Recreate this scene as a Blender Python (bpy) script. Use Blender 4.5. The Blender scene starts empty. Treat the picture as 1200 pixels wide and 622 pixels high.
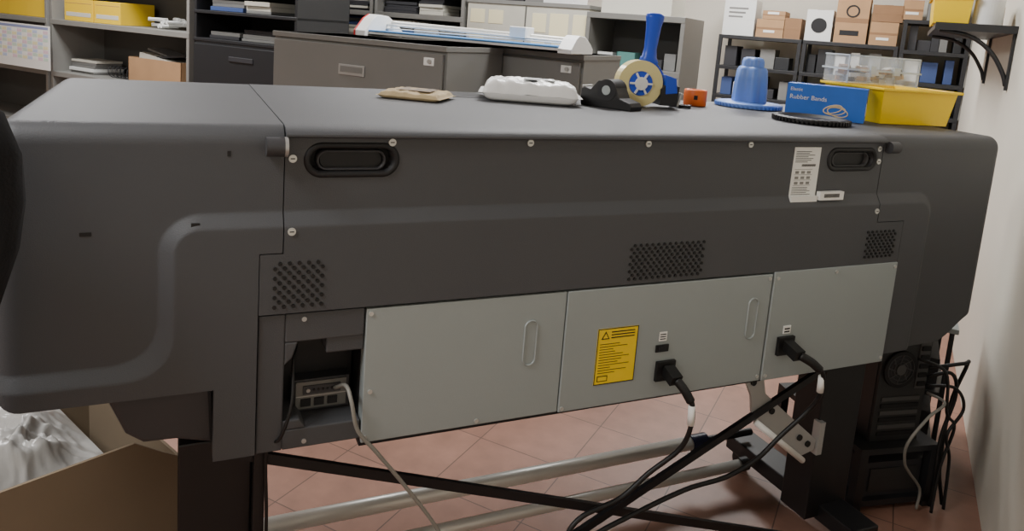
import bpy, math, random
from mathutils import Vector, Matrix, noise
random.seed(7)
sc=bpy.context.scene
col=sc.collection
def L(c):
    return tuple(((x/255)/12.92 if x/255<=.04045 else ((x/255+.055)/1.055)**2.4) for x in c)
MATS={}
def mat(name,c,rough=.5,metal=0,var=.0,vs=8,bump=0,bs=200,spec=.5,trans=0,alpha=1,coat=0,emit=0):
    if name in MATS: return MATS[name]
    m=bpy.data.materials.new(name);m.use_nodes=True;nt=m.node_tree;b=nt.nodes['Principled BSDF']
    c=L(c);b.inputs['Base Color'].default_value=(*c,1);b.inputs['Roughness'].default_value=rough
    b.inputs['Metallic'].default_value=metal;b.inputs['Specular IOR Level'].default_value=spec
    b.inputs['Transmission Weight'].default_value=trans;b.inputs['Alpha'].default_value=alpha
    b.inputs['Coat Weight'].default_value=coat
    if emit:
        b.inputs['Emission Color'].default_value=(*c,1);b.inputs['Emission Strength'].default_value=emit
    tc=nt.nodes.new('ShaderNodeTexCoord')
    if var>0:
        n=nt.nodes.new('ShaderNodeTexNoise');n.inputs['Scale'].default_value=vs;n.inputs['Detail'].default_value=5
        r=nt.nodes.new('ShaderNodeValToRGB');r.color_ramp.elements[0].position=.3;r.color_ramp.elements[1].position=.7
        r.color_ramp.elements[0].color=(*[x*(1-var) for x in c],1);r.color_ramp.elements[1].color=(*[min(1,x*(1+var)) for x in c],1)
        nt.links.new(tc.outputs['Object'],n.inputs['Vector']);nt.links.new(n.outputs[0],r.inputs[0]);nt.links.new(r.outputs[0],b.inputs['Base Color'])
    if bump>0:
        n=nt.nodes.new('ShaderNodeTexNoise');n.inputs['Scale'].default_value=bs;n.inputs['Detail'].default_value=3
        u=nt.nodes.new('ShaderNodeBump');u.inputs['Strength'].default_value=bump;u.inputs['Distance'].default_value=.002
        nt.links.new(tc.outputs['Object'],n.inputs['Vector']);nt.links.new(n.outputs[0],u.inputs['Height']);nt.links.new(u.outputs[0],b.inputs['Normal'])
    MATS[name]=m;return m
class MB:
    def __init__(s): s.v=[];s.f=[];s.m=[];s.fm=[];s.sm=[]
    def mi(s,m):
        if m not in s.m: s.m.append(m)
        return s.m.index(m)
    def add(s,v,f,m,M=None,smooth=False):
        o=len(s.v);i=s.mi(m)
        for p in v:
            p=Vector(p)
            if M is not None: p=M@p
            s.v.append(tuple(p))
        for a in f: s.f.append(tuple(k+o for k in a));s.fm.append(i);s.sm.append(smooth)
        return s
    def box(s,c,d,m,rz=0,rx=0,ry=0,taper=None):
        x,y,z=[k/2 for k in d];t=taper or 1
        v=[(-x*t,-y*t,-z),(x*t,-y*t,-z),(x*t,y*t,-z),(-x*t,y*t,-z),(-x,-y,z),(x,-y,z),(x,y,z),(-x,y,z)]
        f=[(0,3,2,1),(4,5,6,7),(0,1,5,4),(1,2,6,5),(2,3,7,6),(3,0,4,7)]
        M=Matrix.Translation(c)@Matrix.Rotation(math.radians(rz),4,'Z')@Matrix.Rotation(math.radians(ry),4,'Y')@Matrix.Rotation(math.radians(rx),4,'X')
        return s.add(v,f,m,M)
    def bb(s,x0,x1,y0,y1,z0,z1,m):
        return s.box(((x0+x1)/2,(y0+y1)/2,(z0+z1)/2),(x1-x0,y1-y0,z1-z0),m)
    def lathe(s,prof,m,M=None,n=28,smooth=True,cap=True,lobes=0,amp=0):
        v=[];f=[]
        for r,z in prof:
            for i in range(n):
                a=2*math.pi*i/n;q=r*(1+amp*math.cos(lobes*a)) if lobes else r;v.append((q*math.cos(a),q*math.sin(a),z))
        for j in range(len(prof)-1):
            for i in range(n):
                f.append((j*n+i,j*n+(i+1)%n,(j+1)*n+(i+1)%n,(j+1)*n+i))
        s.add(v,f,m,M,smooth)
        if cap:
            s.add(v[:n],[tuple(range(n))[::-1]],m,M);s.add(v[-n:],[tuple(range(n))],m,M)
        return s
    def cyl(s,c,r,h,m,axis='Z',r2=None,n=24,smooth=True,R=None):
        M=Matrix.Translation(c)
        if axis=='Y': M=M@Matrix.Rotation(math.radians(90),4,'X')
        if axis=='X': M=M@Matrix.Rotation(math.radians(90),4,'Y')
        if R is not None: M=M@R
        return s.lathe([(r,-h/2),(r if r2 is None else r2,h/2)],m,M,n,smooth)
    def ring(s,c,ro,ri,h,m,M0=None,n=32):
        M=Matrix.Translation(c)
        if M0 is not None: M=M@M0
        return s.lathe([(ri,-h/2),(ro,-h/2),(ro,h/2),(ri,h/2),(ri,-h/2)],m,M,n,False,False)
    def prism(s,poly,y0,y1,m,M=None):
        n=len(poly);v=[(x,y0,z) for x,z in poly]+[(x,y1,z) for x,z in poly]
        f=[tuple(range(n)),tuple(range(n,2*n))[::-1]]+[(i,i+n,(i+1)%n+n,(i+1)%n) for i in range(n)]
        return s.add(v,f,m,M)
    def pill(s,cx,cz,hw,hh,y0,y1,m,n=12):
        r=min(hw,hh);P=[]
        for i in range(4*n):
            a=2*math.pi*(i+.5)/(4*n);P.append((cx+(hw-r)*(1 if math.cos(a)>0 else -1)+r*math.cos(a),cz+(hh-r)*(1 if math.sin(a)>0 else -1)+r*math.sin(a)))
        return s.prism(P,y0,y1,m)
    def pillring(s,cx,cz,hw,hh,w,y0,y1,m,n=12):
        def P(d):
            r=min(hw,hh);o=[]
            for i in range(4*n):
                a=2*math.pi*(i+.5)/(4*n);q=r-d
                o.append((cx+(hw-r)*(1 if math.cos(a)>0 else -1)+q*math.cos(a),cz+(hh-r)*(1 if math.sin(a)>0 else -1)+q*math.sin(a)))
            return o
        N=4*n;seq=[(P(0),y1),(P(0),(y0+y1)/2),(P(w*.25),y0),(P(w*.8),y0),(P(w),y1)]
        v=[];f=[]
        for p,y in seq: v+=[(a,y,b) for a,b in p]
        for j in range(len(seq)-1):
            for i in range(N): f.append((j*N+i,j*N+(i+1)%N,(j+1)*N+(i+1)%N,(j+1)*N+i))
        return s.add(v,f,m,None,True)
    def sweep(s,pts,r,m,n=10,sub=6,M=None):
        P=[Vector(p) for p in pts];Q=[]
        if len(P)>2 and sub>1:
            E=[2*P[0]-P[1]]+P+[2*P[-1]-P[-2]]
            for i in range(1,len(E)-2):
                for k in range(sub):
                    t=k/sub;a,b,c,d=E[i-1],E[i],E[i+1],E[i+2]
                    Q.append(.5*((2*b)+(c-a)*t+(2*a-5*b+4*c-d)*t*t+(3*b-a-3*c+d)*t**3))
            Q.append(P[-1])
        else: Q=P
        v=[];f=[];T=(Q[1]-Q[0]).normalized();N=T.orthogonal().normalized()
        for i,p in enumerate(Q):
            t=(Q[min(i+1,len(Q)-1)]-Q[max(i-1,0)]).normalized()
            N=(N-t*N.dot(t)).normalized();B=t.cross(N)
            for k in range(n):
                a=2*math.pi*k/n;v.append(tuple(p+N*(r*math.cos(a))+B*(r*math.sin(a))))
        for j in range(len(Q)-1):
            for i in range(n): f.append((j*n+i,j*n+(i+1)%n,(j+1)*n+(i+1)%n,(j+1)*n+i))
        f.append(tuple(range(n))[::-1]);f.append(tuple(range((len(Q)-1)*n,len(Q)*n)))
        return s.add(v,f,m,M,True)
    def obj(s,name,loc=(0,0,0),rz=0,parent=None,bevel=0,rx=0,ry=0,weld=False):
        me=bpy.data.meshes.new(name);me.from_pydata(s.v,[],s.f)
        for m in s.m: me.materials.append(m)
        me.polygons.foreach_set('material_index',s.fm);me.polygons.foreach_set('use_smooth',s.sm)
        me.update()
        o=bpy.data.objects.new(name,me);col.objects.link(o);o.location=loc;o.rotation_euler=(math.radians(rx),math.radians(ry),math.radians(rz))
        if parent: o.parent=parent
        if bevel:
            b=o.modifiers.new('bev','BEVEL');b.width=bevel;b.segments=2;b.limit_method='ANGLE';b.angle_limit=math.radians(50)
        return o
def empty(name,loc=(0,0,0),rz=0):
    e=bpy.data.objects.new(name,None);col.objects.link(e);e.location=loc;e.rotation_euler=(0,0,math.radians(rz));e.empty_display_size=.1;return e
def text(body,size,m,loc,rot,parent,name='lettering',align='LEFT'):
    t=bpy.data.curves.new(name,'FONT');t.body=body;t.size=size;t.align_x=align;t.extrude=.0002
    o=bpy.data.objects.new(name+'_tmp',t);col.objects.link(o)
    bpy.context.view_layer.update();dg=bpy.context.evaluated_depsgraph_get()
    me=bpy.data.meshes.new_from_object(o.evaluated_get(dg));bpy.data.objects.remove(o)
    me.materials.clear();me.materials.append(m)
    k=bpy.data.objects.new(name,me);col.objects.link(k);k.location=loc;k.rotation_euler=[math.radians(a) for a in rot];k.parent=parent
    return k
PSI=51.84;ps=math.radians(PSI)
def W(r,q,z=0): return (r*math.cos(ps)+q*math.sin(ps), -1.4-r*math.sin(ps)+q*math.cos(ps), z)
def robj(mb,name,r,q,z=0,rz=0,bevel=0,parent=None): return mb.obj(name,W(r,q,z),-PSI+rz,parent,bevel)

# ---------- materials
M_body=mat('charcoal_plastic',(74,75,78),.56,bump=.35,bs=450,var=.03,vs=3,spec=.45)
M_core=mat('black_plastic',(22,22,24),.6)
M_dark=mat('dark_plastic',(58,58,61),.5,bump=.2,bs=500)
M_panel=mat('grey_painted_steel',(156,164,164),.42,metal=.15,var=.03,vs=2,bump=.1,bs=300)
M_black=mat('black_rubber',(14,14,15),.5)
M_leg=mat('black_powdercoat',(20,20,23),.45,bump=.1)
M_screw=mat('zinc_screw',(205,205,200),.3,metal=.6)
M_tube=mat('anodised_tube',(222,221,215),.38,metal=.3)
M_white=mat('white_paper',(236,236,232),.7)
M_ink=mat('black_ink',(25,25,28),.7)
M_yel=mat('yellow_label',(245,210,15),.5)
M_steel=mat('bright_steel',(180,180,178),.35,metal=.5)
M_grey=mat('shelf_grey_enamel',(134,133,129),.45,var=.04)
M_cab=mat('cabinet_grey_enamel',(118,117,113),.45,var=.04,vs=3)
M_blk=mat('cabinet_black_enamel',(36,37,40),.45)
M_card=mat('cardboard',(172,136,100),.85,var=.08,vs=6)
M_card2=mat('cardboard_dark',(142,108,78),.85,var=.08,vs=6)
M_cardg=mat('cardboard_greyish',(134,118,97),.9,var=.06,vs=4)  # greyer, duller cardboard tone
M_wall=mat('wall_paint',(214,209,196),.85,var=.04,vs=1.5,bump=.2,bs=60)
M_ceil=mat('ceiling_paint',(225,224,220),.9)
M_blue=mat('blue_plastic',(28,74,200),.35)
M_lblue=mat('light_blue_plastic',(100,138,212),.4)
M_yellow=mat('yellow_plastic',(252,212,5),.35)

# ---------- room shell
fm=bpy.data.materials.new('terracotta_tile');fm.use_nodes=True;nt=fm.node_tree;b=nt.nodes['Principled BSDF']
tc=nt.nodes.new('ShaderNodeTexCoord');br=nt.nodes.new('ShaderNodeTexBrick');br.offset=0;br.inputs['Scale'].default_value=1
br.inputs['Brick Width'].default_value=.33;br.inputs['Row Height'].default_value=.33;br.inputs['Mortar Size'].default_value=.002
br.inputs['Color1'].default_value=(*L((170,128,110)),1);br.inputs['Color2'].default_value=(*L((159,118,101)),1);br.inputs['Mortar'].default_value=(*L((108,84,74)),1)
no=nt.nodes.new('ShaderNodeTexNoise');no.inputs['Scale'].default_value=14;no.inputs['Detail'].default_value=8
mx=nt.nodes.new('ShaderNodeMix');mx.data_type='RGBA';mx.blend_type='MULTIPLY';mx.inputs[0].default_value=.45
nt.links.new(tc.outputs['Object'],br.inputs[0]);nt.links.new(tc.outputs['Object'],no.inputs['Vector'])
nt.links.new(br.outputs['Color'],mx.inputs[6]);nt.links.new(no.outputs[0],mx.inputs[7]);nt.links.new(mx.outputs[2],b.inputs['Base Color']);b.inputs['Roughness'].default_value=.42
RL,RR,QN,QF,H=-8.0,.42,-2.0,7.0,2.8
def slab(name,r0,r1,q0,q1,z0,z1,m):
    mb=MB();mb.bb(-(r1-r0)/2,(r1-r0)/2,-(q1-q0)/2,(q1-q0)/2,-(z1-z0)/2,(z1-z0)/2,m)
    return robj(mb,name,(r0+r1)/2,(q0+q1)/2,(z0+z1)/2)
slab('floor',RL,RR,QN,QF,-.1,0,fm)
slab('ceiling',RL,RR,QN,QF,H,H+.1,M_ceil)
slab('wall_right',RR,RR+.1,QN,QF,0,H,M_wall)
slab('wall_back',RL,RR,QF,QF+.1,0,H,M_wall)
slab('wall_left',RL-.1,RL,QN,QF,0,H,M_wall)
slab('wall_near',RL,RR,QN-.1,QN,0,H,M_wall)

# ---------- printer
PR=empty('wide_format_printer')
ZT=1.241;DEP=.82
def ss(a): a=max(0,min(1,a));return a*a*(3-2*a)
def sdrb(x,z,x0,x1,z0,z1,r):
    qx=abs(x-(x0+x1)/2)-(x1-x0)/2+r;qz=abs(z-(z0+z1)/2)-(z1-z0)/2+r
    return math.hypot(max(qx,0),max(qz,0))+min(max(qx,qz),0)-r
HAN=[(.308,1.178,.086,.028),(1.640,1.176,.086,.026)]
def hf(x,z):
    a=sdrb(x,z,-.03,1.985,-1,1.080,.07);b_=max(z-.805,x-.4);k=.09
    h=max(k-abs(a-b_),0)/k;d=min(a,b_)-h*h*k*.25
    t=max(0,min(1,-d/.026));v=.016*(t*.93+.07*ss(t))
    for cx,cz,hw,hh in HAN:
        sd=math.hypot(max(abs(x-cx)-(hw-hh),0),z-cz)-hh
        if sd<0: v-=.04*ss(-(sd+.004)/.004)
    return v
def loft(name,cols,z0,nv=120,Rt=.034,m=M_body,ZT=ZT):
    V=[];F=[]
    rows=[z0+(ZT-Rt-z0)*i/nv for i in range(nv+1)]
    for x,zb,d in cols:
        zt=ZT-d;zz=zt-Rt
        pr=[(.03,zb+d)]
        for r in rows:
            z=min(max(r,zb+d),zz);pr.append((-hf(x,z)+d,z))
        for i in range(1,9):
            a=math.pi/2*i/8;pr.append((Rt-Rt*math.cos(a)+d,zz+Rt*math.sin(a)))
        for i in range(1,10): pr.append((Rt+d+(DEP-2*Rt-2*d)*i/9,zt))
        for i in range(1,6):
            a=math.pi/2*i/6;pr.append((DEP-d-Rt+Rt*math.sin(a),zz+Rt*math.cos(a)))
        pr.append((DEP-d,zz));pr.append((DEP-d,.78+d))
        N=len(pr);V+=[(x,y,z) for y,z in pr]
    for j in range(len(cols)-1):
        for i in range(N-1): F.append((j*N+i,(j+1)*N+i,(j+1)*N+i+1,j*N+i+1))
    F.append(tuple(range(N)));F.append(tuple(range((len(cols)-1)*N,len(cols)*N))[::-1])
    mb=MB();mb.add(V,F,m,None,True);o=mb.obj(name,parent=PR)
    e=o.modifiers.new('es','EDGE_SPLIT');e.split_angle=math.radians(40);return o
def lin(a,b,n): return [a+(b-a)*i/n for i in range(n+1)]
XL=-.285;R=.045
def ins(x,xe): 
    t=abs(x-xe);return 0 if t>=R else R-math.sqrt(max(0,R*R-(R-t)**2))
c=[(XL+R*(1-math.cos(math.pi/2*i/8)),.745,ins(XL+R*(1-math.cos(math.pi/2*i/8)),XL)) for i in range(9)]
c+=[(x,.745,0) for x in lin(XL+R+.005,.064,90)]+[(x,.600,0) for x in lin(.0641,.139,16)]+[(x,1.004,0) for x in lin(.1391,.1805,9)]
loft('left_end_cover',c,.6,nv=180)
c=[(x,.884,0) for x in lin(.1825,1.7505,420)]
loft('rear_cover',c,.884,nv=105,Rt=.008,ZT=1.230)
def zbr(x):
    if x<1.9: return .607
    return .607+ .006*(x-1.9)/.25 + .075*ss((x-2.10)/.16)
XR=2.262;R=.034
c=[(x,1.004,0) for x in lin(1.753,1.857,24)]+[(x,zbr(x),0) for x in lin(1.8571,XR-R-.003,100)]
c+=[(XR-R*(1-math.sin(math.pi/2*i/8)),zbr(XR-R*(1-math.sin(math.pi/2*i/8))),ins(XR-R*(1-math.sin(math.pi/2*i/8)),XR)) for i in range(9)]
loft('right_end_cover',c,.6,nv=180)
lp=[(.03,1.222),(-.010,1.222),(-.0135,1.2245),(-.0135,1.228),(-.009,1.233),(.004,1.2378),(.022,1.2405),(.05,1.2415),(.79,1.2415),(.815,1.236),(.82,1.222)]
mb=MB();xs=[.1825,1.7505];V=[(x,y,z) for x in xs for y,z in lp];n=len(lp)
mb.add(V,[(i,i+n,(i+1)%n+n,(i+1)%n) for i in range(n)]+[tuple(range(n)),tuple(range(n,2*n))[::-1]],M_body,None,True)
o=mb.obj('top_plate',parent=PR);e=o.modifiers.new('es','EDGE_SPLIT');e.split_angle=math.radians(40)
def tab(name,x0,x1,z0,z1):
    nx,nz=24,40;V=[];F=[]
    for i in range(nx+1):
        for j in range(nz+1):
            x=x0+(x1-x0)*i/nx;z=z0+(z1-z0)*j/nz;V.append((x,-hf(x,z)-.0002,z))
    for i in range(nx):
        for j in range(nz): a=i*(nz+1)+j;F.append((a,a+nz+1,a+nz+2,a+1))
    mb=MB();mb.add(V,F,M_body,None,True)
    mb.bb(x0+.0005,x1-.0005,-.012,.02,z0+.0005,z1-.0005,M_body)
    mb.obj(name,parent=PR)
tab('cover_tab_left',.1405,.190,.884,1.0020);tab('cover_tab_right',1.745,1.8555,.884,1.0020)
mb=MB();mb.bb(-.2,2.16,.045,.78,.79,1.18,M_core);mb.bb(.02,1.86,.20,.72,.605,.80,M_core);mb.bb(.345,1.855,.02,.21,.592,.86,M_core)
mb.bb(.10,2.0,.012,.05,.845,.9,M_core);mb.bb(.12,.20,.012,.05,.9,1.19,M_core);mb.bb(1.72,1.87,.012,.05,.9,1.19,M_core)
mb.obj('dark_inner_core',parent=PR)  # dark core added behind the covers so the seams go black
mb=MB()
mb.prism([(-.118,.744),(.062,.744),(.068,.622),(.0,.640),(-.055,.642),(-.085,.665)],.012,.5,M_dark)
mb.obj('lower_duct',parent=PR,bevel=.008)
mb=MB()
y=-.011
mb.bb(.141,.190,y,.19,.598,.880,M_body);mb.bb(.190,.343,y,.19,.822,.880,M_body)
mb.bb(.190,.343,y,.19,.598,.640,M_body);mb.bb(.190,.343,.08,.2,.64,.822,M_core)
mb.prism([(.190,.822),(.190,.775),(.205,.79),(.215,.822)],y,.1,M_body)
mb.prism([(.190,.640),(.190,.66),(.222,.66),(.235,.64)],y,.1,M_body)
mb.bb(.27,.345,-.006,.1,.79,.86,M_body)
mb.obj('connector_bay',parent=PR,bevel=.003)
m_nc=mat('dull_steel',(116,116,113),.45,metal=.3)
mb=MB();mb.bb(.216,.330,.048,.1,.644,.712,M_dark);mb.bb(.222,.324,.044,.05,.650,.708,m_nc)
for i in range(3): mb.bb(.232+i*.027,.252+i*.027,.041,.046,.656,.672,M_ink)
mb.bb(.236,.312,.041,.046,.682,.700,M_dark);mb.cyl((.246,.041,.691),.004,.006,M_steel,'Y',n=10);mb.cyl((.302,.041,.691),.004,.006,M_steel,'Y',n=10)
for i in range(5): mb.cyl((.258+i*.009,.0405,.691),.0025,.004,M_ink,'Y',n=8)
mb.bb(.222,.324,.0435,.045,.676,.678,M_steel)
mb.obj('network_card',parent=PR)
mb=MB();yp=-.014
mb.bb(.346,.800,yp,.02,.588,.878,M_panel);mb.bb(.802,1.400,yp-.003,.02,.587,.879,M_panel);mb.bb(1.404,1.856,yp-.006,.02,.586,.884,M_panel)
mb.obj('service_panels',parent=PR,bevel=.002)
mb=MB();mb.bb(.344,1.858,-.004,.03,.879,.885,M_core);mb.bb(.344,1.858,-.006,.1,.578,.589,M_core);mb.obj('panel_joint_and_shade',parent=PR)  # black joint above the panels; lower black strip paints the shadow underneath
mb=MB()
mb.pillring(.716,.766,.017,.054,.004,yp-.0035,yp+.001,M_panel);mb.pillring(1.346,.764,.017,.056,.004,yp-.0065,yp-.002,M_panel)
mb.obj('finger_pulls',parent=PR)
mb=MB()
for cx,cz,hw,hh in HAN:
    mb.pillring(cx,cz,hw+.006,hh+.006,.012,-.004,.002,M_core)
    mb.pill(cx,cz,hw-.002,hh-.002,.030,.037,M_core)
    mb.pill(cx,cz-.002,hw-.026,.016,.016,.034,M_black)
    mb.pillring(cx,cz-.002,hw-.018,.021,.006,.006,.034,M_dark)
mb.obj('hand_grips',parent=PR)
mb=MB()
def vent(x0,x1,z0,z1,p,r):
    j=0;z=z0
    while z<=z1+1e-6:
        x=x0+(p/2 if j%2 else 0)
        while x<=x1+1e-6:
            mb.cyl((x,-hf(x,z)-.0012,z),r,.003,M_black,'Y',n=10,smooth=False);x+=p
        z+=p*.54;j+=1
vent(.168,.262,.898,.990,.0175,.0038);vent(.958,1.165,.897,.985,.0165,.0038);vent(1.722,1.835,.905,.985,.0165,.0038)
mb.obj('vent_perforations',parent=PR)
mb=MB()
for x,z,dx,dz in [(-.142,1.05,.018,.007),(.03,1.062,.014,.007),(.085,1.19,.006,.01)]:
    mb.bb(x-dx/2,x+dx/2,-hf(x,z)-.0008,.0,z-dz/2,z+dz/2,M_black)
for x,z in [(.196,1.181),(.196,1.045),(.384,1.213),(.684,1.214),(.984,1.214),(1.285,1.214),(1.735,1.205),(1.738,1.170),(1.742,1.035)]:
    y=-hf(x,z);y=max(y,-.017);mb.cyl((x,y-.001,z),.0075,.004,M_screw,'Y',n=16);mb.bb(x-.004,x+.004,y-.0036,y-.003,z-.001,z+.001,M_ink)
for x,z in [(.355,.868),(.353,.60),(.60,.588+.01),(.81,.596),(1.415,.868),(1.39,.60),(1.415,.60),(1.39,.868),(1.845,.872),(1.845,.60),(1.62,.872),(.36,.70),(.225,.868),(.232,.612)]:
    y=-.0205 if x>1.403 else (-.0172 if x>.801 else (-.0142 if x>.345 else -.0112))
    mb.cyl((x,y-.001,z),.0048,.003,M_screw if x>.34 else M_steel,'Y',n=12)
mb.obj('screws',parent=PR)
mb=MB();mb.cyl((.164,-.012,1.205),.018,.034,M_dark,'X');mb.cyl((.182,-.012,1.205),.0185,.006,M_steel,'X');mb.cyl((1.775,-.010,1.210),.016,.034,M_dark,'X')
mb.bb(.15,.18,-.01,.02,1.19,1.22,M_dark);mb.obj('hinge_pins',parent=PR)
mb=MB();mb.bb(1.432,1.522,-.0012,.001,1.080,1.208,M_white);mb.prism([(1.432,1.066),(1.522,1.066),(1.522,1.081),(1.432,1.081)],-.010,-.001,M_white)
for i in range(7): mb.bb(1.438,1.438+random.uniform(.04,.078),-.0016,-.001,1.196-i*.0045,1.1975-i*.0045,M_ink)
for i in range(22): mb.bb(1.462+i*.0022,1.4632+i*.0022,-.0016,-.001,1.158,1.164,M_ink)
for i in range(4): mb.bb(1.440,1.500,-.0016,-.001,1.150-i*.014,1.1507-i*.014,M_ink)
for i in range(3):
    for j in range(3): mb.bb(1.443+j*.02,1.455+j*.02,-.0018,-.001,1.139-i*.014,1.146-i*.014,M_grey)
for i in range(5): mb.bb(1.438,1.438+random.uniform(.05,.078),-.0016,-.001,1.084+i*.0045,1.0853+i*.0045,M_ink)
mb.bb(1.526,1.61,-.0155,-.002,1.070,1.092,M_white)
for i in range(22): mb.bb(1.54+i*.0025,1.5415+i*.0025,-.0159,-.005,1.077,1.087,M_ink)
mb.obj('rating_labels',parent=PR)
mb=MB();yl=yp-.004
mb.bb(.889,1.0,yl,yl+.002,.642,.781,M_yel)
for (a,b_,c_,d) in [(.889,1.0,.642,.644),(.889,1.0,.779,.781),(.889,.891,.642,.781),(.998,1.0,.642,.781)]: mb.bb(a,b_,yl-.0006,yl,c_,d,M_ink)
mb.prism([(.899,.755),(.921,.755),(.910,.774)],yl-.0008,yl,M_ink);mb.prism([(.903,.7575),(.917,.7575),(.910,.7695)],yl-.0012,yl,M_yel)
for i in range(3): mb.bb(.926,.99,yl-.0006,yl,.770-i*.007,.7725-i*.007,M_ink)
for i in range(12): mb.bb(.897,.897+random.uniform(.03,.085),yl-.0006,yl,.742-i*.0065,.7432-i*.0065,M_ink)
mb.bb(.897,.925,yl-.0006,yl,.650,.664,M_ink);mb.bb(.899,.923,yl-.0009,yl,.652,.662,M_yel)
mb.obj('warning_label',parent=PR)
mb=MB()
mb.bb(1.055,1.092,yl-.003,yl,.706,.724,M_black);mb.bb(1.062,1.078,yl-.006,yl,.709,.721,M_ink)
mb.bb(1.062,1.085,yl-.0006,yl,.733,.757,M_white)
for i in range(3): mb.bb(1.065,1.082,yl-.001,yl,.737+i*.006,.7395+i*.006,M_ink)
mb.bb(1.06,1.115,yl-.008,yl,.632,.682,M_black)
mb.bb(1.440,1.495,yl-.011,yl,.655,.705,M_black)
mb.bb(1.457,1.482,yl-.0042,yl,.712,.734,M_white);mb.bb(1.460,1.478,yl-.0048,yl,.716,.720,M_ink);mb.bb(1.460,1.478,yl-.0048,yl,.724,.728,M_ink)
mb.obj('power_inlets',parent=PR,bevel=.0015)
mb=MB();mb.bb(.70,.86,.62,.78,ZT,ZT+.0015,M_dark)
for i in range(8): mb.bb(.705,.855,.63+i*.019,.638+i*.019,ZT+.0015,ZT+.002,M_core)
mb.obj('top_vent',parent=PR)
# ---------- stand
ST=empty('printer_stand')
mb=MB()
mb.bb(.004,.142,.06,.16,.08,.60,M_leg);mb.bb(.142,.165,.03,.14,.12,.595,M_leg);mb.bb(1.70,1.86,.03,.13,.08,.600,M_leg)
mb.bb(.03,.12,-.18,.74,.07,.13,M_leg);mb.bb(1.75,1.85,-.10,.44,.07,.12,M_leg)
for x in (.07,1.80):
    for y in ((-.13 if x<1 else -.05),(.68 if x<1 else .41)):
        mb.cyl((x,y,.032),.032,.025,M_black,'X',n=20);mb.bb(x-.02,x+.02,y-.015,y+.015,.045,.075,M_leg)
mb.obj('legs',parent=ST,bevel=.004)
mb=MB()
def bar(a,b,w,h,m):
    a=Vector(a);b_=Vector(b);d=b_-a;ln=d.length;ang=math.degrees(math.atan2(-d.z,d.x));mb.box((a+b_)/2,(ln,h,w),m,ry=ang)
bar((.10,.045,.578),(1.70,.045,.012),.022,.012,M_leg);bar((.42,.02,.012),(1.72,.02,.588),.020,.012,M_leg)
mb.obj('cross_braces',parent=ST)
mb=MB();mb.sweep([(.13,.385,.150),(1.55,.385,.150)],.022,M_tube,n=24);mb.sweep([(.13,.315,.087),(1.70,.315,.087)],.017,M_tube,n=24)
mb.cyl((1.575,.385,.150),.026,.06,mat('navy_plastic',(25,30,60),.4),'X');mb.cyl((1.70,.385,.15),.012,.2,M_leg,'X')
mb.cyl((1.715,.315,.087),.022,.03,M_black,'X')
mb.obj('roller_tubes',parent=ST)
mb=MB();mb.prism([(1.38,.59),(1.45,.59),(1.47,.52),(1.55,.455),(1.69,.345),(1.685,.315),(1.64,.305),(1.50,.40),(1.43,.47),(1.42,.52)],.022,.03,M_steel)
mb.bb(1.69,1.71,.015,.04,.30,.4,M_steel)
for x,z in [(1.62,.365),(1.655,.34),(1.50,.465),(1.42,.56)]: mb.cyl((x,.020,z),.009,.006,M_black,'Y',n=12)
mb.sweep([(1.44,.012,.445),(1.635,.012,.297)],.009,M_white)
mb.obj('bin_bracket',parent=ST)

# ---------- cables
def cable(name,pts,r,m,extra=None):
    mb=MB();mb.sweep(pts,r,m,n=10,sub=8)
    if extra: extra(mb)
    return mb.obj(name)
def plug1(mb):
    mb.box((1.092,-.045,.655),(.030,.04,.026),M_black,rx=20);mb.sweep([(1.095,-.06,.650),(1.108,-.078,.630),(1.122,-.088,.605)],.011,M_black)
    mb.sweep([(1.125,-.09,.595),(1.128,-.091,.545)],.0085,M_white,sub=1)
cable('power_cable',[(1.108,-.078,.635),(1.125,-.09,.60),(1.13,-.09,.54),(1.12,-.07,.47),(1.06,-.04,.40),(.99,-.03,.34),(.89,-.03,.315),(.85,-.03,.27),(.86,-.02,.18),(.90,.0,.08),(.98,.0,.012),(1.25,-.1,.012)],.0062,M_black,plug1)
def plug2(mb):
    mb.box((1.470,-.05,.678),(.030,.05,.028),M_black,rx=15);mb.sweep([(1.475,-.07,.672),(1.505,-.085,.655),(1.53,-.09,.635)],.0115,M_black)
    mb.sweep([(1.548,-.085,.612),(1.555,-.08,.565)],.009,M_white,sub=1)
cable('power_cable',[(1.50,-.08,.66),(1.545,-.09,.62),(1.562,-.075,.55),(1.55,-.05,.49),(1.49,-.03,.42),(1.43,-.02,.36),(1.33,-.02,.325),(1.2,-.02,.315),(1.05,-.01,.27),(.93,0,.22),(.87,0,.15),(.90,.02,.06),(1.0,.03,.012),(1.3,.0,.012)],.0062,M_black,plug2)
M_gc=mat('grey_cable',(135,133,126),.5)
cable('network_cable',[(.300,.040,.69),(.314,.0,.712),(.320,-.03,.69),(.334,-.035,.63),(.375,-.035,.575),(.44,-.03,.485),(.52,-.03,.365),(.58,-.04,.24),(.60,-.05,.12),(.62,-.06,.012),(.8,-.1,.012)],.0042,M_gc)
cable('signal_cable',[(.225,.06,.80),(.212,.02,.77),(.205,-.02,.70),(.185,-.02,.63),(.165,.02,.59),(.168,.02,.45),(.17,.02,.3),(.18,.02,.012)],.0035,M_black)

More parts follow.
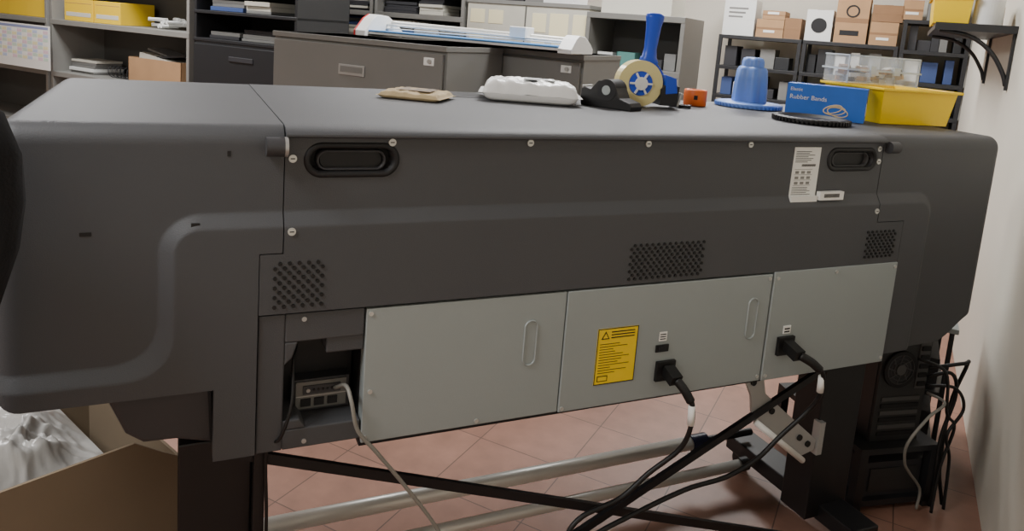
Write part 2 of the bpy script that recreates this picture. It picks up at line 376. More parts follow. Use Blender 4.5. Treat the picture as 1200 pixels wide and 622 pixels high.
# ---------- things on the printer top
def pillow(name,w,d,h,m,loc,rz,wr=.006,fs=18,seal=.1,n=56,extra=None,z0=.001,flat=6):
    V=[];F=[];off=Vector((random.random()*50,0,0))
    for s_ in (1,-1):
        for i in range(n+1):
            for j in range(n+1):
                u=2*i/n-1;v=2*j/n-1;uu=min(1,abs(u)/(1-seal))
                e=max((1-uu**flat)*(1-abs(v)**flat),0)**.4
                k=noise.noise(Vector((u*w,v*d,0))*fs+off)*wr*1.5+abs(noise.noise(Vector((u*w,v*d*.5,3))*fs*2.2+off))*wr
                if s_>0: z=h*.4+h*.6*e+k*(e+.3)
                else: z=h*.4-h*.4*e
                V.append((u*w/2,v*d/2*(1-.04*math.sin(u*9)*(uu>=1)),max(z,z0)))
    N=(n+1)**2
    for i in range(n):
        for j in range(n):
            a=i*(n+1)+j;F.append((a,a+n+1,a+n+2,a+1));F.append((N+a,N+a+1,N+a+n+2,N+a+n+1))
    mb=MB();mb.add(V,F,m,None,True)
    if extra: extra(mb)
    return mb.obj(name,loc,rz)
M_wp=mat('white_polybag',(238,238,236),.3,coat=.2)
def ex(mb): mb.bb(-.02,.07,-.05,.03,.066,.0675,mat('label_grey_print',(176,180,182),.6))
pillow('plastic_wrapped_pack',.30,.19,.060,M_wp,(.955,.585,ZT+.001),-24,wr=.005,fs=14,extra=ex,flat=10)
M_kr=mat('kraft_paper',(182,162,124),.8,var=.1,vs=20)
def ex(mb): mb.bb(-.045,.05,-.045,.045,.0235,.0245,mat('packet_print',(120,100,76),.6,var=.5,vs=60))
pillow('paper_packet',.18,.16,.020,M_kr,(.60,.56,ZT+.001),-35,wr=.003,fs=14,extra=ex,flat=12)
mb=MB();prof=[(-.085,0),(.085,0),(.088,.012),(.080,.022),(.045,.032),(.03,.062),(.0,.082),(-.03,.078),(-.055,.05),(-.075,.055),(-.086,.05),(-.088,.02)]
mb.prism([(x,z) for x,z in prof],-.032,.032,M_black)
mb.cyl((-.0,0,.052),.032,.066,M_ink,'Y',n=28);mb.cyl((-.0,0,.052),.014,.070,M_panel,'Y',n=20)
mb.bb(-.088,-.084,-.026,.026,.05,.059,M_steel)
mb.obj('tape_dispenser',(1.17,.475,ZT+.001),-62,bevel=.004)
TG=empty('packing_tape_gun',(1.325,.54,ZT),-15)
mb=MB();RY=Matrix.Rotation(math.radians(90),4,'X')
M_tape=mat('buff_tape',(226,212,150),.35,coat=.2)
mb.ring((-.02,0,.073),.071,.038,.050,M_tape,RY,40)
mb.obj('tape_roll',parent=TG)
mb=MB();mb.cyl((-.02,0,.073),.037,.056,M_blue,'Y',n=30);mb.cyl((-.02,-.02,.073),.020,.030,M_white,'Y',n=24)
for a in range(6):
    t=a*math.pi/3;mb.box((-.02+.027*math.cos(t),-.030,.073+.027*math.sin(t)),(.018,.006,.006),M_white,ry=-math.degrees(t))
mb.obj('hub',parent=TG)
mb=MB()
mb.prism([(-.03,.05),(.04,.03),(.085,.035),(.095,.075),(.06,.12),(.03,.155),(-.01,.155),(-.02,.11)],.030,.036,M_blue)
mb.prism([(.045,.010),(.10,.010),(.105,.07),(.07,.085),(.045,.06)],-.034,.034,mat('black_guard',(25,25,28),.4))
mb.prism([(.06,.045),(.098,.05),(.09,.095),(.055,.105)],-.036,.036,M_blue)
mb.box((.11,0,.03),(.008,.06,.045),M_steel,ry=15)
mb.obj('frame',parent=TG,bevel=.002)
mb=MB();mb.lathe([(.020,.125),(.032,.14),(.024,.155),(.020,.18),(.022,.215),(.024,.25),(.029,.275),(.029,.284),(.018,.290)],M_blue,Matrix.Translation((.002,.01,0))@Matrix.Rotation(math.radians(3),4,'Y')@Matrix.Diagonal((1,.75,1,1)))
mb.obj('handle',parent=TG)
mb=MB();M_or=mat('orange_plastic',(235,110,30),.4)
mb.lathe([(.024,.054),(.026,0),(.036,0),(.038,.004),(.038,.050),(.036,.054),(.024,.054)],M_or,n=40,cap=False);mb.ring((0,0,.025),.025,.022,.048,M_card2)
mb.bb(-.006,.006,-.0388,-.034,.022,.036,M_ink)
mb.obj('orange_tape_roll',(1.585,.615,ZT+.001),-35)
mb=MB()
for s_ in (1,-1):
    mb.prism([(0,-.004*s_),(.07,.0),(.0,.006*s_)],0,.002,M_steel,Matrix.Translation((0,0,.004+.002*s_))@Matrix.Rotation(math.radians(-90),4,'X')@Matrix.Rotation(math.radians(6*s_),4,'Y'))
    mb.ring((-.035,.016*s_,.006),.020,.013,.009,M_black,None,24);mb.box((-.012,.006*s_,.006),(.03,.008,.007),M_black,rz=-25*s_)
mb.obj('scissors',(1.49,.55,ZT+.001),35)
mb=MB();mb.sweep([(-.06,0,.005),(.06,0,.005)],.0045,M_ink);mb.sweep([(.06,0,.005),(.07,0,.005)],.002,M_steel);mb.obj('ballpoint_pen',(1.43,.66,ZT+.001),-40)
mb=MB()
mb.lathe([(.10,0),(.112,.002),(.112,.014),(.104,.018),(.06,.020)],M_lblue,n=48)
for i in range(48):
    a=i*math.pi/24;mb.box((.113*math.cos(a),.113*math.sin(a),.008),(.004,.006,.012),M_lblue,rz=math.degrees(a))
mb.lathe([(.056,.018),(.055,.06),(.052,.10),(.049,.130),(.043,.140),(.036,.142)],M_lblue,n=72,lobes=6,amp=.09)
mb.lathe([(.037,.13),(.036,.160),(.032,.170),(.022,.174)],M_lblue,n=72,lobes=6,amp=.08)
mb.obj('spindle_hub',(1.825,.625,ZT+.001),0)
mb=MB()
mb.lathe([(.09,0),(.108,.002),(.110,.010),(.106,.016),(.095,.017),(.090,.010),(.03,.009),(.02,.010)],M_black,n=56)
for i in range(56):
    a=i*math.pi/28;mb.box((.110*math.cos(a),.110*math.sin(a),.008),(.005,.006,.012),M_black,rz=math.degrees(a))
mb.obj('black_end_flange',(1.735,.25,ZT+.001),0)
w,d,h=.235,.085,.105
RB=empty('rubber_bands_box',(1.9035,.357,ZT+.001),-52)
M_bx=mat('blue_carton',(38,108,210),.45,var=.08,vs=12)
mb=MB()
mb.bb(-w/2,w/2,-d/2,d/2,0,h,M_bx);mb.bb(-w/2,w/2,-.008,.008,h,h+.0006,M_blue)
mb.bb(w/2-.002,w/2+.0006,-.02,.02,.02,.06,M_white);mb.obj('carton',parent=RB,bevel=.0015)
mb=MB()
def loop(cx,cz,a,b_,m,ph=0):
    P=[]
    for i in range(33):
        t=2*math.pi*i/32;P.append((cx+a*math.cos(t)*math.cos(ph)-b_*math.sin(t)*math.sin(ph),-d/2-.0008,cz+a*math.cos(t)*math.sin(ph)+b_*math.sin(t)*math.cos(ph)))
    mb.sweep(P,.0018,m,n=6,sub=1)
M_rb=mat('rubber_band_tan',(236,212,170),.6)
loop(.03,.030,.032,.014,M_rb,.1);loop(.04,.026,.030,.014,M_rb,-.15);loop(.025,.034,.028,.012,M_rb,.3);mb.obj('band_picture',parent=RB)
text('Rubber Bands',.020,M_white,(-.108,-d/2-.0006,.056),(90,0,0),RB);text('Elastic',.015,M_white,(-.108,-d/2-.0006,.082),(90,0,0),RB)
def bin_(w,d,h,m,t=.003,fl=.9):
    V=[];F=[]
    def rect(w,d,z): return [(-w/2,-d/2,z),(w/2,-d/2,z),(w/2,d/2,z),(-w/2,d/2,z)]
    seq=[rect(w*fl,d*fl,0),rect(w,d,h),rect(w+.016,d+.016,h),rect(w+.016,d+.016,h-.006),rect(w+.022,d+.022,h-.006),rect(w+.022,d+.022,h+.002),rect(w-2*t,d-2*t,h+.002),rect(w*fl-2*t,d*fl-2*t,.003)]
    for s_ in seq: V+=s_
    for j in range(len(seq)-1):
        for i in range(4): F.append((j*4+i,j*4+(i+1)%4,(j+1)*4+(i+1)%4,(j+1)*4+i))
    F.append((3,2,1,0));k=len(seq)*4-4;F.append((k,k+1,k+2,k+3))
    mb=MB();mb.add(V,F,m);return mb
mb=bin_(.30,.27,.112,M_yellow)
mb.bb(-.10,.0,-.05,.04,.004,.05,M_bx);mb.bb(.02,.11,-.03,.05,.004,.06,M_grey)
mb.obj('yellow_storage_bin',(2.175,.352,ZT+.001),-7,bevel=.002)
M_clr=mat('clear_plastic',(232,238,240),.10,alpha=.16);M_cle=mat('clear_plastic_edge',(215,222,225),.15,alpha=.6)
CC=empty('clear_parts_case',(2.13,.40,ZT+.118),-20)
mb=MB();hh=.092
for a in [(-.12,.12,-.08,.08,0,.003),(-.12,.12,-.08,.08,hh-.003,hh),(-.12,-.118,-.08,.08,0,hh),(.118,.12,-.08,.08,0,hh),(-.12,.12,-.08,-.078,0,hh),(-.12,.12,.078,.08,0,hh),(-.043,-.041,-.08,.08,0,hh-.004),(.04,.042,-.08,.08,0,hh-.004)]: mb.bb(*a,M_clr)
for a in [(-.126,.126,-.087,-.080,.042,.048),(-.126,.126,.080,.087,.042,.048),(-.126,-.120,-.087,.087,.042,.048),(.120,.126,-.087,.087,.042,.048),(-.122,.122,-.082,-.078,hh-.004,hh+.001),(-.122,.122,.078,.082,hh-.004,hh+.001),(-.122,-.118,-.082,.082,hh-.004,hh+.001),(.118,.122,-.082,.082,hh-.004,hh+.001),(-.122,-.118,-.082,-.078,0,hh),(.118,.122,-.082,-.078,0,hh),(-.05,-.03,-.092,-.082,.034,.060),(.03,.05,-.092,-.082,.034,.060)]: mb.bb(*a,M_cle)
mb.obj('shell',parent=CC)
mb=MB()
for i in range(40): mb.box((random.uniform(-.10,.10),random.uniform(-.06,.06),.010+random.uniform(.0,.04)),(.034,.022,.014),random.choice([M_white,M_grey,M_ink,M_steel,M_card,M_card2,M_ink]),rz=random.uniform(0,180),rx=random.uniform(-20,20))
mb.obj('small_parts',parent=CC)
mb=MB();P=[(.016*math.cos(i*.6),i*.0009,.017+.016*math.sin(i*.6)) for i in range(90)]
mb.sweep(P,.0016,M_white,n=6,sub=1);mb.obj('binding_coil',(2.10,.56,ZT+.002),80)

# ---------- filing cabinets
def lateral(name,r0,r1,q0,dep,h,m,drawers=4):
    mb=MB();w=r1-r0;mb.bb(-w/2,w/2,.015,dep,.03,h,m);mb.bb(-w/2+.02,w/2-.02,.03,dep-.02,0,.03,M_blk)
    mb.bb(-w/2-.003,w/2+.003,0,dep,h-.022,h,m)
    dh=(h-.07)/drawers
    for i in range(drawers):
        z=.04+i*dh;mb.bb(-w/2+.012,w/2-.012,-.004,.015,z+.004,z+dh-.004,m)
        mb.bb(-.07,.07,-.010,-.004,z+dh*.60,z+dh*.60+.045,M_steel);mb.bb(-.06,.06,-.0115,-.009,z+dh*.60+.012,z+dh*.60+.038,m)
    mb.cyl((w/2-.07,-.008,h-.065),.009,.012,M_steel,'Y',n=14);mb.bb(w/2-.10,w/2-.05,-.006,-.003,h-.082,h-.05,M_white)
    return robj(mb,name,(r0+r1)/2,q0,0,bevel=.003)
lateral('filing_cabinet',-2.545,-1.612,2.50,.475,1.36,M_cab)
lateral('filing_cabinet',-2.14,-1.225,2.99,.475,1.36,M_cab)
mb=MB();m_r=mat('red_plastic',(190,40,40),.4);m_tw=mat('white_plastic',(225,226,224),.4);m_lb=mat('blue_mat',(70,130,190),.5)
mb.bb(-.52,.52,-.12,.14,.012,.024,m_tw);mb.bb(-.50,.50,-.124,.10,.024,.032,m_lb)
for s_ in (-1,1):
    P=[(-.15,0),(.15,0),(.15,.03),(.11,.06),(.03,.10),(-.05,.105),(-.09,.085),(-.15,.025)]
    if s_>0: P=[(a*.8,b_*.75) for a,b_ in P]
    M=Matrix.Rotation(math.radians(90),4,'Z')
    mb.prism([(a,b_) for a,b_ in P],-.032,.032,m_tw,Matrix.Translation((s_*.53,0,.002))@M)
    if s_<0: mb.prism([(a*1.01,b_*1.01) for a,b_ in P],-.006,.006,m_r,Matrix.Translation((s_*.53-.03,0,.002))@M)
mb.sweep([(-.52,.06,.075),(.52,.06,.06)],.009,M_tube);mb.sweep([(-.52,.02,.062),(.52,.02,.05)],.006,M_tube);mb.bb(-.51,.51,.01,.04,.040,.046,m_tw)
mb.bb(.2,.28,.0,.09,.05,.10,M_white)
robj(mb,'paper_trimmer',-1.79,2.98,1.361,rz=0,bevel=.003)
def shelving(name,r0,r1,q0,dep,h,shelves,m,back=True,lip=.035,posts=False,mback=None):
    mb=MB();w=r1-r0
    if posts:
        for x in (-w/2,w/2-.03):
            for y in (0,dep-.03): mb.bb(x,x+.03,y,y+.03,0,h,m)
    else:
        mb.bb(-w/2,-w/2+.025,0,dep,0,h,m);mb.bb(w/2-.025,w/2,0,dep,0,h,m)
    if back: mb.bb(-w/2,w/2,dep-.01,dep,0,h,mback or m)
    for z in shelves: mb.bb(-w/2+.001,w/2-.001,-.002,dep-.011,z-lip,z,m)
    return robj(mb,name,(r0+r1)/2,q0,0,bevel=.002)
def pile(name,r0,r1,q,z,mats,hmin,hmax,wmin,wmax,dep=.25,gap=.01,flat=False):
    mb=MB();x=0;wt=r1-r0
    while x<wt-wmin:
        w=random.uniform(wmin,min(wmax,max(wmin,wt-x)));
        if x+w>wt: break
        h=random.uniform(hmin,hmax)
        if flat:
            zz=0
            while zz<h: t=random.uniform(.01,.03);mb.box((x+w/2+random.uniform(-.005,.005),dep/2,zz+t/2),(w-.01,dep*random.uniform(.8,1),t-.001),random.choice(mats),rz=random.uniform(-2,2));zz+=t
        else: mb.bb(x,x+w,random.uniform(0,.03),dep,0,h,random.choice(mats))
        x+=w+random.uniform(0,gap)
    return robj(mb,name,r0,q,z+.001,bevel=.002)
m_yb=mat('yellow_carton',(240,200,40),.6);m_pap=mat('aged_paper',(205,202,190),.8);m_bl=mat('binder_blue',(60,80,130),.6);m_dk=mat('dark_goods',(48,48,52),.6);m_gg=mat('grey_goods',(120,120,118),.6)
M_shb=mat('shelf_back_grey',(90,89,86),.6)
shelving('steel_bookcase',-5.42,-3.97,3.2,.4,2.1,[.1,.5,.90,1.27,1.64,2.1],M_grey,mback=M_shb)
shelving('steel_bookcase',-7.0,-5.46,3.2,.4,2.1,[.1,.5,.90,1.27,1.64,2.1],M_grey,mback=M_shb)
mb=MB()
for x0,x1,h in ((0,.32,.15),(.34,.62,.15)):
    mb.bb(x0,x1,0,.26,0,h,m_yb);mb.bb(x0+.02,x1-.02,-.001,.02,.03,.06,m_pap);mb.bb(x0+.01,x1-.01,-.001,.25,h*.8,h*.83,M_card)
robj(mb,'yellow_cartons',-5.33,3.25,1.271,bevel=.002)
pile('yellow_cartons',-6.3,-5.5,3.25,1.27,[m_yb,m_pap],.12,.16,.2,.28)
mb=MB()
for i in range(14): mb.cyl((random.uniform(-.1,.1),random.uniform(-.06,.06),.015+i*.004),.012,.12,m_tw,'X',n=10,R=Matrix.Rotation(random.uniform(0,3),4,'X'))
robj(mb,'white_connector_pile',-4.38,3.38,1.272)
def openbox(mb,w,d,h,m,t=.006):
    mb.bb(-w/2,w/2,-d/2,d/2,0,t,m);mb.bb(-w/2,w/2,-d/2,-d/2+t,0,h,m);mb.bb(-w/2,w/2,d/2-t,d/2,0,h,m);mb.bb(-w/2,-w/2+t,-d/2,d/2,0,h,m);mb.bb(w/2-t,w/2,-d/2,d/2,0,h,m)
mb=MB();openbox(mb,.52,.28,.17,M_card);mb.box((0,0,.11),(.42,.2,.13),m_pap,ry=8);mb.box((.04,.02,.19),(.36,.2,.012),m_dk,ry=-6);mb.box((-.08,.02,.21),(.2,.15,.012),m_gg,ry=10)
robj(mb,'cardboard_box',-4.34,3.37,.902)
mb=MB();P=[(i*.0035,.04*math.cos(i*.55),.042+.04*math.sin(i*.55)) for i in range(70)];mb.sweep(P,.0025,M_ink,n=6,sub=1);robj(mb,'binding_coil',-4.88,3.3,.902)
pile('paper_stack',-5.35,-4.95,3.28,.90,[m_pap,m_gg,m_tw],.04,.09,.2,.3,flat=True)
pile('paper_stack',-4.75,-4.1,3.28,1.64,[m_pap,m_gg],.05,.12,.2,.3,flat=True)
pile('paper_stack',-6.6,-5.6,3.28,.90,[m_pap,m_gg],.05,.12,.2,.3,flat=True)
CS=empty('printed_schedule',W(-5.42,3.12,1.07),-PSI)
mb=MB();mb.bb(-.60,.13,-.001,.001,-.16,.15,M_white);mb.bb(-.58,.11,-.0016,-.001,.122,.140,mat('table_header',(140,150,190),.8))
for i in range(8):
    for j in range(11): mb.bb(-.58+j*.063,-.522+j*.063,-.0016,-.001,.092-i*.027,.113-i*.027,mat('cell_%d'%((i*3+j)%5),[(228,200,212),(202,222,206),(236,228,184),(194,206,232),(240,240,236)][(i*3+j)%5],.8))
mb.obj('sheet',parent=CS)
mb=MB();w=.85
mb.bb(-w/2,-w/2+.02,0,.45,0,1.95,M_blk);mb.bb(w/2-.02,w/2,0,.45,0,1.95,M_blk);mb.bb(-w/2,w/2,.44,.45,0,1.95,M_blk)
for z in (1.25,1.42,1.60,1.78,1.95): mb.bb(-w/2,w/2,-.004,.44,z-.02,z,M_blk)
mb.bb(-w/2,w/2,.0,.44,.02,1.235,M_blk)
for i in range(4): mb.bb(-w/2+.012,w/2-.012,-.012,.0,.05+i*.295,.33+i*.295,M_blk);mb.bb(-.10,.10,-.018,-.012,.24+i*.295,.27+i*.295,m_dk)
robj(mb,'black_storage_cabinet',-3.50,3.2,0,bevel=.003)
pile('paper_stack',-3.85,-3.15,3.25,1.25,[m_dk,m_gg,m_dk],.03,.06,.2,.3,flat=True)
pile('paper_stack',-3.85,-3.15,3.25,1.42,[m_gg,m_pap,m_bl],.05,.1,.2,.3,flat=True)
shelving('steel_bookcase',-4.25,-3.46,4.35,.4,2.1,[.1,.6,1.1,1.33,1.50,1.68,2.1],M_grey,mback=M_shb)
shelving('steel_bookcase',-3.44,-2.68,4.35,.4,2.1,[.1,.6,1.1,1.33,1.50,1.68,2.1],M_grey,mback=M_shb)
for a,b_ in ((-4.2,-3.5),(-3.4,-2.72)):
    pile('paper_stack',a,b_,4.4,1.50,[m_pap,m_tw,m_gg,m_dk],.05,.13,.18,.3,flat=True)
    pile('paper_stack',a,b_,4.4,1.33,[m_pap,m_tw,m_gg,m_bl],.05,.12,.18,.3,flat=True)
mb=MB();m_cr=mat('cream_enamel',(200,197,184),.6,var=.04)
mb.bb(-.44,.44,0,.45,0,1.605,m_cr);mb.bb(-.445,.445,-.01,.46,1.605,1.63,M_grey)
mb.bb(-.005,.005,-.003,0,.02,1.60,M_shb)
for x,z,w,h in [(-.36,1.52,.11,.09),(-.22,1.52,.11,.09),(-.36,1.39,.11,.09),(.10,1.50,.10,.12),(.24,1.49,.13,.15),(.38,1.50,.09,.13),(.1,1.33,.1,.14),(.26,1.32,.12,.12)]:
    mb.bb(x-w/2,x+w/2,-.003,0,z-h/2,z+h/2,mat('cream_note',(240,230,190),.8))
robj(mb,'notice_cabinet',-2.21,4.35,0,bevel=.002)
pile('office_boxes',-2.6,-1.85,4.4,1.63,[m_dk,m_dk,m_tw,m_gg],.08,.2,.12,.25)
shelving('steel_bookcase',-1.765,-1.15,4.30,.45,1.59,[.1,.5,.92,1.27,1.59],M_cab,mback=M_shb)
mb=MB();openbox(mb,.12,.12,.09,mat('teal_plastic',(80,130,125),.5));mb.box((.16,.02,.03),(.12,.1,.06),m_dk);mb.box((-.16,.05,.04),(.1,.1,.08),m_tw);mb.box((.26,.05,.05),(.07,.1,.1),m_gg)
robj(mb,'desk_organizer',-1.52,4.45,1.271)
pile('office_boxes',-1.70,-1.2,4.36,.92,[m_dk,m_gg,m_pap],.1,.25,.1,.2)
mb=MB();mb.bb(-.22,.22,-.15,.15,0,.16,m_pap);mb.bb(-.18,.10,-.12,.1,.16,.22,M_card);robj(mb,'cardboard_box',-1.48,4.52,1.591)
for a,b_,h,sh in ((-1.437,-.767,1.54,[.1,.45,.78,1.03,1.28,1.54]),(-.757,-.06,1.54,[.1,.45,.78,1.03,1.28,1.54]),(-.05,.41,1.75,[.1,.45,.78,1.03,1.28,1.52,1.75])):
    shelving('dark_steel_shelving',a,b_,6.5,.42,h,sh,M_blk,posts=True,back=False,lip=.03)
    for z in sh[1:-1]:
        pile('shelf_supplies',a+.05,b_-.05,6.56,z,[m_dk,m_gg,m_dk,m_bl,m_tw,m_dk,M_blk],.06,.20,.05,.12,dep=.28,gap=.05)
for r,w,h,z,m in [(-1.30,.26,.30,0,m_tw),(-1.04,.22,.15,0,M_card),(-.86,.13,.17,0,M_card2),(-1.02,.18,.07,.152,M_card),(-.66,.20,.25,0,m_tw),(-.42,.24,.36,0,M_card),(-.18,.20,.18,0,M_card),(-.17,.22,.13,.183,M_card2),(.0,.14,.15,.21,M_card),(.2,.2,.2,.21,m_gg)]:
    mb=MB();mb.bb(-w/2,w/2,0,.28,0,h,m);mb.bb(-w/2-.0005,w/2+.0005,-.0008,.281,h*.45,h*.55,M_card2 if m is M_card else m);mb.bb(-.03,.03,-.001,.2,h,h+.001,M_card2)
    if m is m_tw and r>-1: mb.cyl((0,-.002,h/2),min(w,h)*.3,.004,M_ink,'Y')
    if m is M_card and h>.3: mb.ring((0,-.002,h*.7),.05,.038,.004,M_ink,RY,24);mb.bb(-.08,.06,-.002,0,.06,.10,M_ink)
    if m is M_card and h<.3: mb.bb(-.05,.04,-.002,0,.04,.06,M_white)
    if r<-1.2:
        for k in range(3): mb.bb(-.09,.07-k*.02,-.0015,0,.22-k*.035,.235-k*.035,m_gg)
    robj(mb,'cardboard_box',r,6.57,1.541+z,bevel=.002)
mb=MB();mb.bb(-.32,0,0,1.4,-.025,0,M_blk);mb.bb(-.32,0,-.004,0,-.03,.004,M_blk)
for y in (.03,1.1):
    P=[(-.30,y,-.03),(-.18,y,-.05),(-.09,y,-.11),(-.03,y,-.20),(-.008,y,-.26)];mb.sweep(P,.010,M_blk);mb.bb(-.012,-.001,y-.015,y+.015,-.28,-.02,M_blk)
robj(mb,'wall_shelf',.419,3.95,1.625)
mb=bin_(.16,.24,.13,M_yellow);robj(mb,'yellow_storage_bin',.16,4.15,1.627,bevel=.002)
mb=bin_(.16,.24,.13,M_yellow);robj(mb,'yellow_storage_bin',.16,4.45,1.627,bevel=.002)
mb=MB();mb.ring((0,0,.06),.06,.03,.12,m_tw);robj(mb,'label_roll',.31,4.10,1.627)
mb=MB();mb.ring((0,0,.05),.055,.03,.10,M_card);robj(mb,'brown_tape_roll',.33,4.25,1.627)

# ---------- lower right: PC tower, rack
m_pc=mat('pc_steel',(58,58,59),.5,metal=.3);m_pg=mat('pc_grille',(90,90,90),.5,metal=.3)
mb=MB()
mb.bb(0,.185,0,.36,0,.35,m_pc);mb.bb(-.003,.188,.01,.36,-.0,.355,M_blk)
mb.ring((.07,-.006,.25),.062,.050,.008,M_ink,RY,30);mb.cyl((.07,-.001,.25),.052,.008,m_dk,'Y');mb.cyl((.07,-.007,.25),.018,.008,m_pg,'Y')
for i in range(8):
    a=i*math.pi/4;mb.box((.07+.032*math.cos(a),-.006,.25+.032*math.sin(a)),(.034,.003,.004),m_pg,ry=-math.degrees(a)+20)
for r in (.026,.038,.050): mb.ring((.07,-.009,.25),r,r-.0018,.002,m_pg,RY,26)
mb.bb(.138,.178,-.004,0,.18,.34,m_pg)
for i in range(5): mb.bb(.142,.174,-.009,-.003,.19+i*.030,.205+i*.030,M_ink)
for i in range(6): mb.bb(.02,.165,-.004,0,.02+i*.024,.034+i*.024,m_pg if i%2 else M_ink)
mb.obj('desktop_computer_tower',(2.045,.12,.221),-10,bevel=.002)
mb=MB()
mb.bb(0,.30,0,.45,.20,.22,M_blk)
for x in (0,.27):
    for y in (0,.42): mb.bb(x,x+.03,y,y+.03,0,.20,M_blk)
mb.bb(.0,.30,0,.45,.02,.04,M_blk);mb.bb(.04,.26,.02,.4,.041,.16,m_dk);mb.bb(.06,.24,.015,.02,.06,.14,m_pc)
mb.obj('computer_stand',(1.98,.09,0),-10)
mb=MB()
for x,y in ((0,0),(.14,0),(0,.42),(.14,.42)): mb.bb(x,x+.015,y,y+.015,0,.54,M_blk)
for z in (.05,.30): mb.bb(0,.155,0,.435,z,z+.018,M_blk)
mb.bb(-.01,.165,-.01,.44,.54,.558,M_panel)
mb.bb(.02,.13,.05,.4,.319,.42,m_dk);mb.bb(.02,.13,.05,.4,.069,.22,m_dk)
robj(mb,'steel_rack',.125,2.86,0,bevel=.002)
cable('computer_cable',[(2.20,.06,.40),(2.17,-.02,.41),(2.09,-.03,.38),(2.03,-.02,.30),(2.06,.0,.22),(2.12,.02,.16),(2.2,.03,.08),(2.2,.03,.01)],.0045,M_gc)
cable('computer_cable',[(2.20,.07,.45),(2.24,.02,.48),(2.28,.02,.40),(2.26,.03,.25),(2.25,.02,.1),(2.26,.03,.01)],.006,M_black)
cable('computer_cable',[(2.20,.07,.48),(2.26,.0,.52),(2.31,.02,.50),(2.31,.05,.35),(2.28,.03,.15),(2.31,.02,.01)],.006,M_black)
cable('computer_cable',[(2.20,.07,.42),(2.24,.0,.44),(2.30,.0,.36),(2.24,.0,.28),(2.29,.01,.18),(2.29,.0,.01)],.005,M_black)
cable('computer_cable',[(2.14,.07,.52),(2.18,.0,.50),(2.22,.0,.36),(2.27,.0,.30),(2.25,.01,.16),(2.23,.0,.01)],.005,M_black)

# ---------- lower left: carton with plastic wrap
CBX=empty('plastic_filled_carton',(-.085,.344,0),25.9)
mb=MB();w,d,h=.80,.55,.455;t=.007;M_c=M_cardg;e=.112
mb.prism([(-w,0),(e,0),(e,h-.08),(.06,h-.045),(0,h),(-w,h)],0,t,M_c)
mb.bb(-w,e,d-t,d,0,h-.08,M_c);mb.bb(-w,-w+t,0,d,0,h,M_c);mb.bb(e-t,e,0,d,0,h-.08,M_c);mb.bb(-w,e,0,d,0,t,M_c)
mb.obj('carton',parent=CBX)
M_pl=mat('plastic_film',(205,203,199),.3,trans=.3,coat=.25,var=.10)
V=[];F=[];n=150
def rid(p,s): return 1-min(1,abs(noise.noise(p*s))*3.2)
for i in range(n+1):
    for j in range(n+1):
        x=-w+.02+(w-.04)*i/n;yv=.02+(d-.04)*j/n
        e=min(1,6*min(i,n-i)/n)*min(1,6*min(j,n-j)/n)
        p=Vector((x,yv,0));p2=p+Vector((noise.noise(p*6),noise.noise(p*6+Vector((9,0,0))),0))*.06
        z=h-.07+.10*e*(.5+noise.noise(p*5))+e*(.030*rid(p2,9)+.018*rid(p2+Vector((4,2,1)),17)+.008*rid(p2+Vector((1,7,1)),34))
        V.append((x,yv,z))
for i in range(n):
    for j in range(n): a=i*(n+1)+j;F.append((a,a+n+1,a+n+2,a+1))
mb=MB();mb.add(V,F,M_pl,None,True);mb.obj('plastic_wrap',parent=CBX)

# ---------- made-up coat on a stand for an unidentified dark blur at the left
CT=empty('dark_blur_stand',(-.40,-.17,0))
mb=MB();mb.cyl((0,0,.74),.014,1.44,M_leg,n=16)
for k in range(3):
    a=math.radians(90+120*k+30);mb.sweep([(0,0,.10),(.10*math.cos(a),.10*math.sin(a),.06),(.16*math.cos(a),.16*math.sin(a),.012)],.011,M_leg)
    mb.sweep([(0,0,1.38),(.03*math.cos(a),.03*math.sin(a),1.40),(.05*math.cos(a),.05*math.sin(a),1.44)],.006,M_leg)
mb.obj('pole',parent=CT)
M_blur=mat('dark_blur_black',(16,16,19),.95,bump=.4,bs=250)
pr=[(.60,.09),(.70,.12),(.85,.135),(.95,.15),(1.02,.168),(1.08,.184),(1.15,.192),(1.22,.190),(1.28,.170),(1.32,.11),(1.345,.05)]
V=[];F=[];n=48
for z,rw in pr:
    for i in range(n):
        a=2*math.pi*i/n;q=1+.05*math.sin(7*a+z*6);V.append((rw*math.cos(a)*q,min(.075,rw*.5)*math.sin(a)*q,z))
for j in range(len(pr)-1):
    for i in range(n): F.append((j*n+i,j*n+(i+1)%n,(j+1)*n+(i+1)%n,(j+1)*n+i))
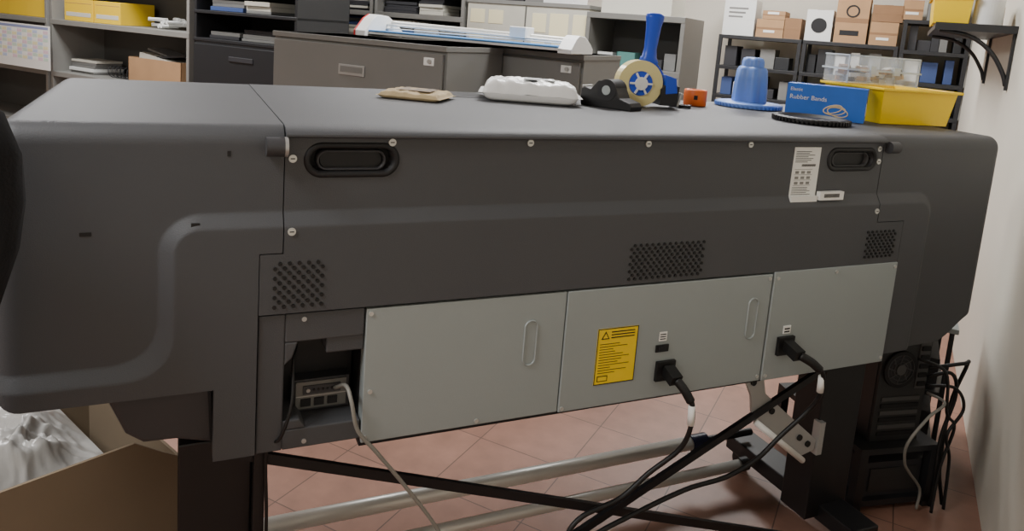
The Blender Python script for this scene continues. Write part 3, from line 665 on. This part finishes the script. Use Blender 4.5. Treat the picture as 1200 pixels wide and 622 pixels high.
F.append(tuple(range(n))[::-1]);F.append(tuple(range((len(pr)-1)*n,len(pr)*n)))
mb=MB();mb.add(V,F,M_blur,None,True);mb.obj('dark_blur_body',parent=CT)

# ---------- lights
def area(name,r,q,sx,sy,p,z=H-.06,c=(1,.995,.985)):
    l=bpy.data.lights.new(name,'AREA');l.shape='RECTANGLE';l.size=sx;l.size_y=sy;l.energy=p;l.color=c
    o=bpy.data.objects.new(name,l);col.objects.link(o);o.location=W(r,q,z);o.rotation_euler=(0,0,-ps)
    mb=MB();mb.bb(-sx/2-.04,sx/2+.04,-sy/2-.04,sy/2+.04,.012,.055,M_ceil);robj(mb,'ceiling_light',r,q,z)
area('lamp_a',-1.3,3.2,1.2,.6,74)
area('lamp_b',-4.2,2.4,1.2,.6,82)
area('lamp_c',-1.0,5.4,1.2,.6,76)
area('lamp_d',-4.2,5.4,1.2,.6,58)
area('fill_e',-1.7,-.5,1.2,.6,84)  # unseen fill behind the camera, added to lighten the fronts, with its fixture
wd=bpy.data.worlds.new('world');sc.world=wd;wd.use_nodes=True;wd.node_tree.nodes['Background'].inputs[0].default_value=(.5,.5,.52,1);wd.node_tree.nodes['Background'].inputs[1].default_value=.3

# ---------- camera
cam=bpy.data.cameras.new('camera');co=bpy.data.objects.new('camera',cam);col.objects.link(co)
cam.sensor_width=36;cam.lens=868.3*36/1200;cam.shift_y=-(311-171.2)/1200;cam.clip_start=.02
yaw,pit,rol=[math.radians(a) for a in (24.63,8.98,4.41)]
Fv=Vector((math.sin(yaw)*math.cos(pit),math.cos(yaw)*math.cos(pit),-math.sin(pit)));R0=Vector((math.cos(yaw),-math.sin(yaw),0));U0=R0.cross(Fv)
Rv=R0*math.cos(rol)+U0*math.sin(rol);Uv=-R0*math.sin(rol)+U0*math.cos(rol)
m=Matrix.Identity(4)
for i in range(3): m[i][0]=Rv[i];m[i][1]=Uv[i];m[i][2]=-Fv[i]
m.translation=Vector((0,-1.4,1.45));co.matrix_world=m
sc.camera=co
